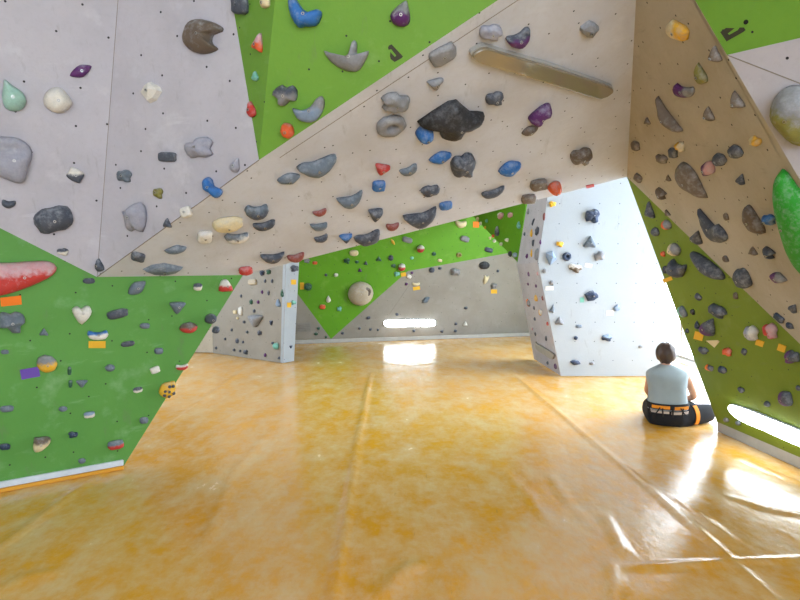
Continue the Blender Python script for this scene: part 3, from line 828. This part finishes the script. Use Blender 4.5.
# cards: panel, cx, cy, w, h, rot, colour, label
CARDS = [('LG', 11, 301, 21, 9, 6, 'amber', 'orange card taped under the big long red hold'),
 ('LG', 97, 344.5, 17, 7, 0, 'yellow', 'yellow card under the white scooped hold with a blue top'),
 ('LG', 30, 373, 19, 10, 10, 'violet', 'violet card beside the yellow dome hold'),
 ('TW', 293.5, 282, 5, 5, 0, 'yellow', 'yellow card high on the narrow white tower face'),
 ('TW', 289, 305, 4, 5, 0, 'yellow', 'yellow card beside the small teal hold on the narrow white face'),
 ('FG', 403.5, 274.5, 5, 4, 10, 'yellow', 'yellow card under the lower red and white ball hold'),
 ('FG', 302, 286, 4, 7, 0, 'yellow', 'yellow card beside the dark green ball hold by the tower'),
 ('FG', 476, 224.5, 6, 6, 0, 'amber', 'orange card beside the cream crescent hold under the overhang'),
 ('FB', 416.5, 288.3, 7, 3.5, 10, 'yellow', 'yellow card under the small cream jug on the far beige wall'),
 ('FB', 494, 291.5, 6, 4, 0, 'yellow', 'yellow card under the small grey hold on the far beige wall'),
 ('RF', 549.5, 288.3, 8, 4, 0, 'white', 'small white card low under grey knob by the white tower edge'),
 ('RF', 610, 313, 7, 5, 0, 'white', 'small white card beside the steel blue block hold'),
 ('RF', 582, 300, 4, 5, 0, 'teal', 'small teal card beside the navy faceted hold'),
 ('RF', 588.5, 265.5, 7, 4, -10, 'white', 'white card beside the white and brown chunk hold'),
 ('RG', 668, 279.5, 9, 4, 20, 'yellow', 'yellow card under the charcoal hoof-shaped hold'),
 ('RG', 699, 336, 9, 8, -15, 'yellow', 'yellow card under the small navy drop hold'),
 ('RG', 713, 341, 11, 8, -40, 'cream', 'cream pointed card under the dusky purple drop hold'),
 ('RG', 760, 343, 8, 6, -20, 'yellow', 'yellow card between the whitish and the red knobbly holds'),
 ('RG', 782, 348, 8, 7, -20, 'yellow', 'yellow card above the purple and charcoal knobbly hold'),
 ('R', 590, 186, 8, 3, 12, 'red', 'red strip of tape on the lip of the beige overhang')]
for ln in HT.strip().split('\n'):
    body, _, nick = ln.partition(';'); f = body.split()
    pk, (cx, cy, w, h, rot), sh, col = f[0], map(float, f[1:6]), f[6], f[7]
    o, sz = hold(pk, cx, cy, w, h, rot, sh, col)
    REC.append(dict(o=o, pk=pk, x=cx, y=cy, w=w, h=h, sh=SHW[sh], col=col, sz=sz, nick=nick.strip()))
for pk, ol, col, dep, pf, nick in TRACED:
    o, sz = hold(pk, 0, 0, 0, 0, 0, None, col, dep, ol, pf)
    xs = [p[0] for p in ol]; ys = [p[1] for p in ol]
    REC.append(dict(o=o, pk=pk, x=sum(xs)/len(xs), y=sum(ys)/len(ys), w=max(xs)-min(xs), h=max(ys)-min(ys), sh='', col=col, sz=sz, nick=nick))
    if 'dark knobs' in nick:
        for dx, dy in ((-3.5, 0), (1, -4.5), (4.5, -5), (5, 2), (0.5, 5), (0.5, 0.5), (-4, 4)):
            k_, _ = hold(pk, 167.5+dx, 390+dy, 3.5, 3.5, 0, 'ball', 'charcoal', .02)
            mw = k_.matrix_world.copy(); k_.parent = o; k_.name = 'knob'
            bpy.context.view_layer.update()
            k_.matrix_world = mw @ Matrix.Translation((0, 0, .036))
    if 'round beige' in nick:
        k_, _ = hold(pk, 366, 291, 9, 9, 0, 'ring', 'brown', .05)
        mw = k_.matrix_world.copy(); k_.parent = o; k_.name = 'pocket_rim'
        bpy.context.view_layer.update(); k_.matrix_world = mw @ Matrix.Translation((0, 0, .15))
for pk, cx, cy, w, h, rot, col, lab in CARDS:
    pl = PL[pk]; p0 = hit(cx, cy, pl); m = (p0-EYE).dot(FWD)/F; t = math.radians(rot)
    mw = frame_of(pl, p0); inv = mw.inverted(); q = []
    for x, y in ((-w/2, -h/2), (w/2, -h/2), (w/2, h/2), (-w/2, h/2)):
        q.append((inv @ hit(cx+x*math.cos(t)-y*math.sin(t), cy-x*math.sin(t)-y*math.cos(t), pl)).xy)
    if 'pointed card' in lab: q[3] = q[3]*.2+q[2]*.8
    bm = bmesh.new(); lo = [bm.verts.new((p.x, p.y, .001)) for p in q]; hi = [bm.verts.new((p.x, p.y, .003+.004*(i > 1))) for i, p in enumerate(q)]
    bm.faces.new(lo[::-1]); bm.faces.new(hi)
    for i in range(4): bm.faces.new((lo[i], lo[(i+1) % 4], hi[(i+1) % 4], hi[i]))
    key = 'card_'+col
    if key not in M: M[key] = plain(key, CHEX[col], .7, 0, .05)
    o = obj('route_card', bm, M[key], mw=mw); tag(o, lab, 'card', 'route cards fixed to the climbing walls')

# labels: look first, then the neighbour it stands by
CW = dict(slate='slate', brick='brick red', steelblue='steel blue', dkgreen='dark green', paleteal='pale teal', lilac='lilac grey', black='black', amber='amber')
def cname(c):
    a, _, b = c.partition('/'); A = CW.get(a, a)
    return A if not b else A+' and '+CW.get(b, b)
for r in REC:
    s = r['sz']; r['size'] = 'tiny' if s < .075 else 'small' if s < .13 else 'large' if s > .24 else ''
    r['like'] = (cname(r['col']), r['sh'])
    r['look'] = ' '.join(x for x in (r['size'], cname(r['col']), r['sh'], 'hold') if x)
used = set()
def put(r, lab):
    r['lab'] = lab; used.add(lab.lower()); tag(r['o'], lab, 'climbing hold', 'climbing holds on '+PH[r['pk']])
for r in REC:
    if r['nick']: put(r, r['nick']+', on '+PH[r['pk']])
cnt = {}
for r in REC: cnt.setdefault((r['like'], r['pk']), []).append(r)
for r in REC:
    if not r['nick'] and len(cnt[(r['like'], r['pk'])]) == 1:
        put(r, r['look']+' on '+PH[r['pk']]); r['uniq'] = 1
def direc(dx, dy):
    a = math.degrees(math.atan2(-dy, dx)) % 360
    return ('just right of', 'up and right of', 'just above', 'up and left of', 'just left of', 'down and left of', 'just below', 'down and right of')[int((a+22.5)//45) % 8]
for r in REC:
    if 'lab' in r: continue
    done = False
    for a in sorted((q for q in REC if q['nick'] and q['pk'] == r['pk']), key=lambda q: (q['x']-r['x'])**2+(q['y']-r['y'])**2)[:3]:
        D = direc(r['x']-a['x'], r['y']-a['y']); me = math.hypot(r['x']-a['x'], r['y']-a['y'])
        near = [q for q in REC if q is not r and q['pk'] == r['pk'] and q['like'][0] == r['like'][0] and direc(q['x']-a['x'], q['y']-a['y']) == D and math.hypot(q['x']-a['x'], q['y']-a['y']) < 1.5*me]
        if near or me > 75: continue
        lab = r['look']+', '+D+' the '+a['nick']
        if len(lab.split()) <= 16 and lab.lower() not in used: put(r, lab); done = True; break
    if not done:
        grp = sorted((q for q in REC if q['pk'] == r['pk'] and q['like'] == r['like']), key=lambda q: q['x']); i = grp.index(r); n = len(grp)
        O = ['first', 'second', 'third', 'fourth', 'fifth', 'sixth', 'seventh', 'eighth', 'ninth', 'tenth', 'eleventh', 'twelfth', 'thirteenth', 'fourteenth', 'fifteenth', 'sixteenth', 'seventeenth', 'eighteenth', 'nineteenth', 'twentieth']
        pos = 'leftmost' if i == 0 else 'rightmost' if i == n-1 else (O[i]+' from left')
        put(r, ' '.join(x for x in (cname(r['col']), r['sh'], 'hold on', PH[r['pk']]) if x)+', '+pos+' of its look')

# ------------------------------------------------------------------ slot lamps
def inset(L, i, d):
    n = len(L); t = (L[(i+1) % n]-L[i-1]).normalized(); q = V((-t.y, t.x))
    c = sum(L, V((0, 0)))/n
    area = sum(L[k].x*L[(k+1) % n].y-L[(k+1) % n].x*L[k].y for k in range(n))
    return q*(d if area > 0 else -d)
def slot(pk, outline, depth, face, label, lit):
    pl = PL[pk]; q = [hit(x, y, pl) for x, y in outline]
    cen = sum(q, V())/len(q); mw = frame_of(pl, cen); inv = mw.inverted()
    L = [(inv @ p).xy for p in q]; L = [V(p) for p in smooth_loop([tuple(p) for p in L], 2)]
    root = empty('slot_lamp', mw); tag(root, label, 'lamp', 'slot lamps set in the climbing walls')
    def slab(name, sc, z0, z1, mat, bev):
        c = sum(L, V((0, 0)))/len(L); bm = bmesh.new()
        grow = lambda p, o: c+(p-c)*(1+o/max((p-c).length, .01))
        rows = [[bm.verts.new((*grow(p, o), z)) for p in L] for o, z in ((sc, z0), (sc, z1-bev), (sc-bev, z1))]
        n = len(L)
        for k in (0, 1):
            for i in range(n): bm.faces.new((rows[k][i], rows[k][(i+1) % n], rows[k+1][(i+1) % n], rows[k+1][i]))
        bm.faces.new(rows[0][::-1]); bm.faces.new(rows[2])
        o = obj(name, bm, mat); o.parent = root; return o
    if not lit and depth > .04:
        c = sum(L, V((0, 0)))/len(L); bm = bmesh.new(); rows = []
        for o_, z in ((-.002, .6), (-.002, .8), (-.003, .9), (-.005, .97), (-.009, 1.0)):
            rows.append([bm.verts.new((*(p+inset(L, i, -o_)), z*depth)) for i, p in enumerate(L)])
        n = len(L)
        for k in range(4):
            for i in range(n): bm.faces.new((rows[k][i], rows[k][(i+1) % n], rows[k+1][(i+1) % n], rows[k+1][i]))
        bm.faces.new(rows[-1]); o = obj('cover', bm, face, root); slab('housing', .01, .0015, depth*.6, M['trimg'], .003); return
    slab('housing', .008, .0015, depth*.6, M['metal'] if not lit else M['trimw'], .003)
    slab('diffuser' if lit else 'cover', -.002, depth*.6, depth, face, .006)
slot('R', [(470, 51), (475, 46), (484, 43), (494, 46), (540, 60), (590, 76), (610, 84), (608, 90), (600, 94), (590, 93), (540, 77), (490, 62), (475, 57)], .05, M['acrylic'], 'unlit tinted slot lamp set in the beige overhang', False)
slot('RG', [(731, 405.5), (738, 405), (770, 417), (815, 436), (816, 449), (775, 433), (745, 420), (734, 412)], .035, M['tube'], 'lit slot lamp near the foot of the leaning green wall', True)
slot('FB', [(384, 322.5), (387, 320), (410, 319.3), (432, 319.5), (435, 322.5), (432, 326), (410, 326.3), (387, 326.5)], .05, M['tube'], 'lit slot lamp low on the far beige wall', True)
slot('SL', [(536.5, 341.5), (539, 344), (554, 353), (554.5, 357), (552, 358.5), (539, 350), (536.8, 346)], .03, M['trimg'], 'pale unlit slot lamp low on the lower tower side', False)
# grey cover plate on the far wall
def plate():
    pl = PL['FL']; q = [hit(x, y, pl) for x, y in ((297, 323), (311, 323), (311, 332), (297, 332))]; mw = frame_of(pl, q[3]); w = (q[1]-q[0]).length; h = (q[0]-q[3]).length
    root = empty('vent_cover', mw); tag(root, 'grey rectangular cover low on the far beige corner', 'vent cover')
    o = boxobj('plate', (0, 0, .002), (w, h, .02), plain('grey_plate', '#8d8983', .6), None, .004); o.parent = root
    for i in range(4):
        o = boxobj('slat', (.02, h*(.2+.18*i), .0205), (w-.02, h*(.2+.18*i)+.012, .028), plain('grey_plate_slat', '#7d7973', .6)); o.parent = root
plate()
# printed marks on the green panels
def mark(pk, polys, z=.0012):
    bm = bmesh.new(); pl = PL[pk]; n = pl[1]
    for po in polys:
        lo = [bm.verts.new(hit(x, y, pl)+n*.0002) for x, y in po]; hi = [bm.verts.new(hit(x, y, pl)+n*z) for x, y in po]
        bm.faces.new(lo[::-1]); bm.faces.new(hi)
        for i in range(len(po)): bm.faces.new((lo[i], lo[(i+1) % len(po)], hi[(i+1) % len(po)], hi[i]))
    obj('printed_mark', bm, M['print'], PAN[pk])
c_ = lambda ox, oy, P: [(ox+x/15, oy+y/15) for x, y in P]
mark('GT2', [c_(370, 30, [(270, 260), (285, 232), (325, 215), (495, 395), (470, 425), (370, 480), (310, 435), (300, 390), (305, 330), (372, 402), (396, 386), (318, 288), (278, 296)])])
mark('RT', [c_(710, 10, [(155, 330), (240, 268), (370, 272), (265, 355), (290, 372), (420, 300), (445, 262), (510, 262), (535, 300), (500, 330), (250, 472)])])
def bolt_hole():
    p = hit(746, 22, PL['RT']); bm = bmesh.new(); mw = frame_of(PL['RT'], p); bmesh.ops.create_cone(bm, cap_ends=True, segments=16, radius1=.011, radius2=.011, depth=.002)
    o = obj('socket_hole', bm, M['hole']); o.parent = PAN['RT']; o.matrix_world = mw @ Matrix.Translation((0, 0, .0012))
bpy.context.view_layer.update(); bolt_hole()

# ------------------------------------------------------------------ the seated person
def skin(name, vs, es, mat, parent=None, sub=2):
    me = bpy.data.meshes.new(name); me.from_pydata([v[:3] for v in vs], es, []); o = bpy.data.objects.new(name, me); COL.objects.link(o)
    sk = o.modifiers.new('s', 'SKIN'); sk.use_smooth_shade = True; sk.branch_smoothing = .4
    for i, v in enumerate(vs):
        rr = v[3]; me.skin_vertices[0].data[i].radius = rr if isinstance(rr, tuple) else (rr, rr)
        me.skin_vertices[0].data[i].use_root = (i == 0)
    su = o.modifiers.new('u', 'SUBSURF'); su.levels = sub; su.render_levels = sub
    bpy.context.view_layer.update(); dg = bpy.context.evaluated_depsgraph_get()
    m2 = bpy.data.meshes.new_from_object(o.evaluated_get(dg)); m2.materials.clear(); m2.materials.append(mat)
    for p in m2.polygons: p.use_smooth = True
    bpy.data.objects.remove(o); bpy.data.meshes.remove(me); m2.name = name
    o = bpy.data.objects.new(name, m2); COL.objects.link(o)
    if parent is not None: o.parent = parent
    return o
def chain(n, o=0): return [(i+o, i+o+1) for i in range(n-1)]
def person():
    O = fl(667, 425); O.z = 0
    root = empty('person', Matrix.Translation(O) @ Matrix.Rotation(-.12, 4, 'Z'))
    tag(root, 'person in grey-blue sleeveless shirt and orange-trimmed harness sitting on the mat by the window', 'person')
    vs = [(0, 0, .12, (.16, .11)), (0, .01, .26, (.125, .09)), (0, .03, .41, (.135, .09)), (0, .05, .53, (.10, .07)), (0, .065, .60, .046), (0, .08, .645, .05), (0, .095, .70, .07), (0, .1, .76, .055)]
    es = chain(8)
    def add(par, pts):
        for p in pts: vs.append(p); es.append((par, len(vs)-1)); par = len(vs)-1
        return par
    for s, el, wr in ((1, (.29, .1, .27), (.22, .34, .17)), (-1, (-.13, .22, .3), (-.04, .42, .2))):
        e = add(3, [(s*.13, .045, .5, .044), (.195, .05, .475, .04) if s > 0 else (-.15, .075, .47, .038), (el[0], el[1], el[2], .036), ((el[0]+wr[0])/2, (el[1]+wr[1])/2, (el[2]+wr[2])/2, .032), (*wr, .022)])
        d = (V(wr)-V(el)).normalized(); up_ = V((0, 0, 1)); sd = d.cross(up_).normalized(); P = V(wr)+d*.055
        pm = add(e, [(*P, (.03, .016))])
        for k in range(4):
            b0 = P+sd*(.033-.022*k)+d*.03; ln = (.06, .075, .072, .055)[k]
            add(pm, [(*b0, .009), (*(b0+d*ln*.5-up_*.012), .008), (*(b0+d*ln*.8-up_*.035), .007)])
        t0 = P+sd*s*-.03-d*.02; add(pm, [(*(t0+d*.02-up_*.01), .01), (*(t0+d*.055-up_*.02-sd*s*.005), .009)])
    legs = (((.09, .04, .10), (.49, .2, .12), (.36, .5, .075), (.4, .6, .05)), ((-.08, .05, .11), (-.05, .46, .12), (.16, .62, .07), (.27, .66, .05)))
    for hp, kn, an_, ft in legs:
        add(0, [(*hp, .085), (*((V(hp)+V(kn))/2), .075), (*kn, .055), (*((V(kn)*.6+V(an_)*.4)), .052), (*an_, .034), (*ft, .03)])
    # face: nose and ears grow out of the head
    add(6, [(0, .185, .685, .014), (0, .2, .675, .01)])
    for s in (-1, 1): add(6, [(s*.078, .095, .685, .016), (s*.088, .085, .69, .012)])
    skin('body', vs, es, M['skin'], root)
    # clothing
    bm = bmesh.new(); rows = []; NS = 40
    for z, rx, ry, cy in ((.17, .186, .128, 0), (.2, .192, .134, 0), (.25, .182, .128, .005), (.31, .174, .122, .012), (.38, .178, .122, .022), (.44, .188, .12, .03), (.485, .2, .113, .038), (.515, .2, .1, .045), (.54, .178, .088, .052), (.562, .135, .076, .058), (.582, .085, .066, .062), (.602, .06, .058, .066)):
        row = []
        for i in range(NS):
            t = 2*math.pi*i/NS; c_, s_ = math.cos(t), math.sin(t); e = .8
            p = V((rx*math.copysign(abs(c_)**e, c_), cy+ry*math.copysign(abs(s_)**e, s_), z))
            k = noise.noise(V((p.x*9, p.z*16+p.x*6, p.y*9)))*.007*(1 if z < .5 else .4)
            row.append(bm.verts.new((p.x*(1+k*3), p.y+k*(1 if s_ > 0 else -1), p.z)))
        rows.append(row)
    for k in range(len(rows)-1):
        for i in range(NS): bm.faces.new((rows[k][i], rows[k][(i+1) % NS], rows[k+1][(i+1) % NS], rows[k+1][i]))
    bm.faces.new(rows[-1])
    so = obj('shirt', bm, M['shirt'], root, True); sd_ = so.modifiers.new('smooth', 'SUBSURF'); sd_.levels = 1; sd_.render_levels = 1
    pv = [(0, .0, .11, (.215, .15)), (0, .0, .215, (.185, .13))]; pe = [(0, 1)]
    for hp, kn, an_, ft in legs:
        i = len(pv); pv += [(hp[0]*1.05, hp[1], hp[2], .11), tuple((V(hp)+V(kn))/2)+(.092,), (*kn, .072), tuple(V(kn)*.5+V(an_)*.5)+(.066,), (*an_, .048)]
        pe += [(0, i)]+chain(5, i)
    tr = skin('trousers', pv, pe, M['pants'], root)
    for v in tr.data.vertices: v.co.z = max(v.co.z-.05 if v.co.z < .1 else v.co.z-.05*max(0, (.2-v.co.z)/.1), -.012)
    for hp, kn, an_, ft in legs:
        d = (V(ft)-V(an_)).normalized(); skin('shoe', [(*(V(an_)-d*.04-V((0, 0, .02))), (.042, .045)), (*(V(ft)), (.045, .04)), (*(V(ft)+d*.1), (.036, .025))], chain(3), M['web'], root)
    # hair: short bob shell with strand grooves
    bm = bmesh.new(); bmesh.ops.create_uvsphere(bm, u_segments=48, v_segments=24, radius=1)
    for v in bm.verts:
        p = v.co.copy(); an2 = math.atan2(p.x, -p.y); st = .5+.5*math.sin(an2*19+3*noise.noise(p*2)); 
        k = 1+.06*st*(1-abs(p.z))+.07*noise.noise(p*3)
        if p.y > .45 and p.z < .35: k *= .8
        v.co = V((p.x*.092*k, .08+p.y*.1*k, .715+p.z*.105*k*(1 if p.z > 0 else 1.3)))
        if p.z < -.6: v.co.x *= .82; v.co.y = .085+(v.co.y-.085)*.86
    obj('hair', bm, M['hair'], root, True)
    for s in (-1, 1):
        bm = bmesh.new(); bmesh.ops.create_uvsphere(bm, u_segments=12, v_segments=8, radius=.012); bmesh.ops.translate(bm, verts=bm.verts, vec=(s*.03, .172, .71)); obj('eye', bm, M['eye'], root, True)
    bm = bmesh.new(); bmesh.ops.create_uvsphere(bm, u_segments=12, v_segments=8, radius=1); bmesh.ops.scale(bm, verts=bm.verts, vec=(.024, .01, .007)); bmesh.ops.translate(bm, verts=bm.verts, vec=(0, .168, .645)); obj('mouth', bm, M['lip'], root, True)
    # harness
    def band(rx, ry, cx, cy, zc, hgt, t, a0=0, a1=2*math.pi, n=40, tilt=0, bul=0):
        bm = bmesh.new(); rows = []
        for i in range(n+1):
            a_ = a0+(a1-a0)*i/n; cs, sn = math.sin(a_), -math.cos(a_); row = []
            for o_, z in ((0, -1), (t, -1), (t, 1), (0, 1)):
                row.append(bm.verts.new((cx+cs*(rx+o_), cy+sn*(ry+o_), zc+z*hgt/2+tilt*cs+bul*math.cos(a_))))
            rows.append(row)
        for i in range(n):
            for k in range(4): bm.faces.new((rows[i][k], rows[i+1][k], rows[i+1][(k+1) % 4], rows[i][(k+1) % 4]))
        bm.faces.new(rows[0]); bm.faces.new(rows[-1][::-1]); bmesh.ops.remove_doubles(bm, verts=bm.verts, dist=1e-5)
        return bm
    hn = obj('harness', band(.19, .135, 0, 0, .212, .055, .012, bul=-.004), M['web'], root)
    obj('belt_padding', band(.199, .145, 0, 0, .206, .03, .008, -1.0, -.12), M['weborange'], hn)
    obj('belt_padding', band(.199, .145, 0, 0, .200, .03, .008, .1, .95), M['weborange'], hn)
    obj('back_strap', band(.2, .146, 0, 0, .158, .022, .008, -1.1, -.15), M['webgrey'], hn)
    obj('back_strap', band(.2, .146, 0, 0, .152, .024, .008, -.05, 1.0), M['webgrey'], hn)
    def tube(pts, r, mat, par, name):
        cu = [V(p) for p in pts]; bm = bmesh.new(); rows = []
        for i, p in enumerate(cu):
            d = (cu[min(i+1, len(cu)-1)]-cu[max(i-1, 0)]).normalized(); a_ = d.orthogonal().normalized(); b_ = d.cross(a_)
            rows.append([bm.verts.new(p+a_*r*math.cos(t*math.pi/3)+b_*r*math.sin(t*math.pi/3)) for t in range(6)])
        for i in range(len(rows)-1):
            for k in range(6): bm.faces.new((rows[i][k], rows[i+1][k], rows[i+1][(k+1) % 6], rows[i][(k+1) % 6]))
        return obj(name, bm, mat, par, True)
    E = lambda t, z, g=.016: (math.sin(t)*(.195+g), -math.cos(t)*(.14+g), z)
    for t0, t1 in ((-1.15, -.55), (.35, 1.0)):
        tube([E(t0+(t1-t0)*i/10, .205-.075*math.sin(math.pi*i/10), .02+.012*math.sin(math.pi*i/10)) for i in range(11)], .006, M['web'], hn, 'gear_loop')
    for t in (-.45, .0, .5): tube([E(t, .2), E(t*.96, .16, .018), E(t*.9, .115, .02)], .007, M['web'], hn, 'riser_strap')
    # leg loop round the outstretched thigh
    hp, kn = V(legs[0][0]), V(legs[0][1]); d = (kn-hp).normalized(); a_ = d.cross(V((0, 0, 1))).normalized(); b_ = a_.cross(d); c = hp+d*.16-V((0, 0, .012))
    for off, wd, mt, R_ in ((0, .06, 'web', .117), (0, .042, 'weborange', .123)):
        bm = bmesh.new(); rows = []
        for i in range(33):
            t = 2*math.pi*i/32 if mt == 'web' else -1.0+1.9*i/32; u = a_*math.cos(t)+b_*math.sin(t)
            q = [c+d*(off+x)+u*(R_+y) for x, y in ((-wd/2, 0), (wd/2, 0), (wd/2, .008), (-wd/2, .008))]
            for p in q: p.z = max(p.z, .012)
            rows.append([bm.verts.new(p) for p in q])
        for i in range(32):
            for k in range(4): bm.faces.new((rows[i][k], rows[i+1][k], rows[i+1][(k+1) % 4], rows[i][(k+1) % 4]))
        obj('leg_loop', bm, M[mt], hn)
person()

# ------------------------------------------------------------------ light
w = bpy.data.worlds.new('daylight'); SC.world = w; w.use_nodes = True
bg = w.node_tree.nodes['Background']; bg.inputs[0].default_value = (.78, .89, 1, 1); nt = w.node_tree; tcw = nt.nodes.new('ShaderNodeTexCoord'); vd = nt.nodes.new('ShaderNodeVectorMath'); vd.operation = 'DOT_PRODUCT'; vd.inputs[1].default_value = V((.9, .25, .35)).normalized()
nt.links.new(tcw.outputs['Generated'], vd.inputs[0]); mr = nt.nodes.new('ShaderNodeMapRange'); mr.interpolation_type = 'SMOOTHSTEP'
nt.links.new(vd.outputs['Value'], mr.inputs[0]); mr.inputs[1].default_value = -.1; mr.inputs[2].default_value = .95; mr.inputs[3].default_value = 5.0; mr.inputs[4].default_value = 11.0   # sky brightest towards the sun
nt.links.new(mr.outputs[0], bg.inputs[1])
def portal(c, rx, rz, sx, sy):
    l = bpy.data.lights.new('window_daylight', 'AREA'); l.shape = 'RECTANGLE'; l.size = sx; l.size_y = sy; l.cycles.is_portal = True
    o = bpy.data.objects.new('window_daylight', l); COL.objects.link(o); o.location = c; o.rotation_euler = (rx, 0, rz)
    tag(o, 'daylight entering through the window glazing', 'light', None, 'helper')
portal((XR+.25, (W1[0]+W1[1])/2, (W1[2]+W1[3])/2), math.pi/2, math.pi/2, W1[1]-W1[0], W1[3]-W1[2])
portal((XL-.25, (W3[0]+W3[1])/2, (W3[2]+W3[3])/2), math.pi/2, -math.pi/2, W3[1]-W3[0], W3[3]-W3[2])
portal(((W2[0]+W2[1])/2, YB-.25, (W2[2]+W2[3])/2), math.pi/2, 0, W2[1]-W2[0], W2[3]-W2[2])
SC.view_settings.view_transform = 'Standard'; SC.view_settings.look = 'None'; SC.view_settings.gamma = 1; SC.view_settings.use_curve_mapping = False
SC.view_settings.exposure = .55
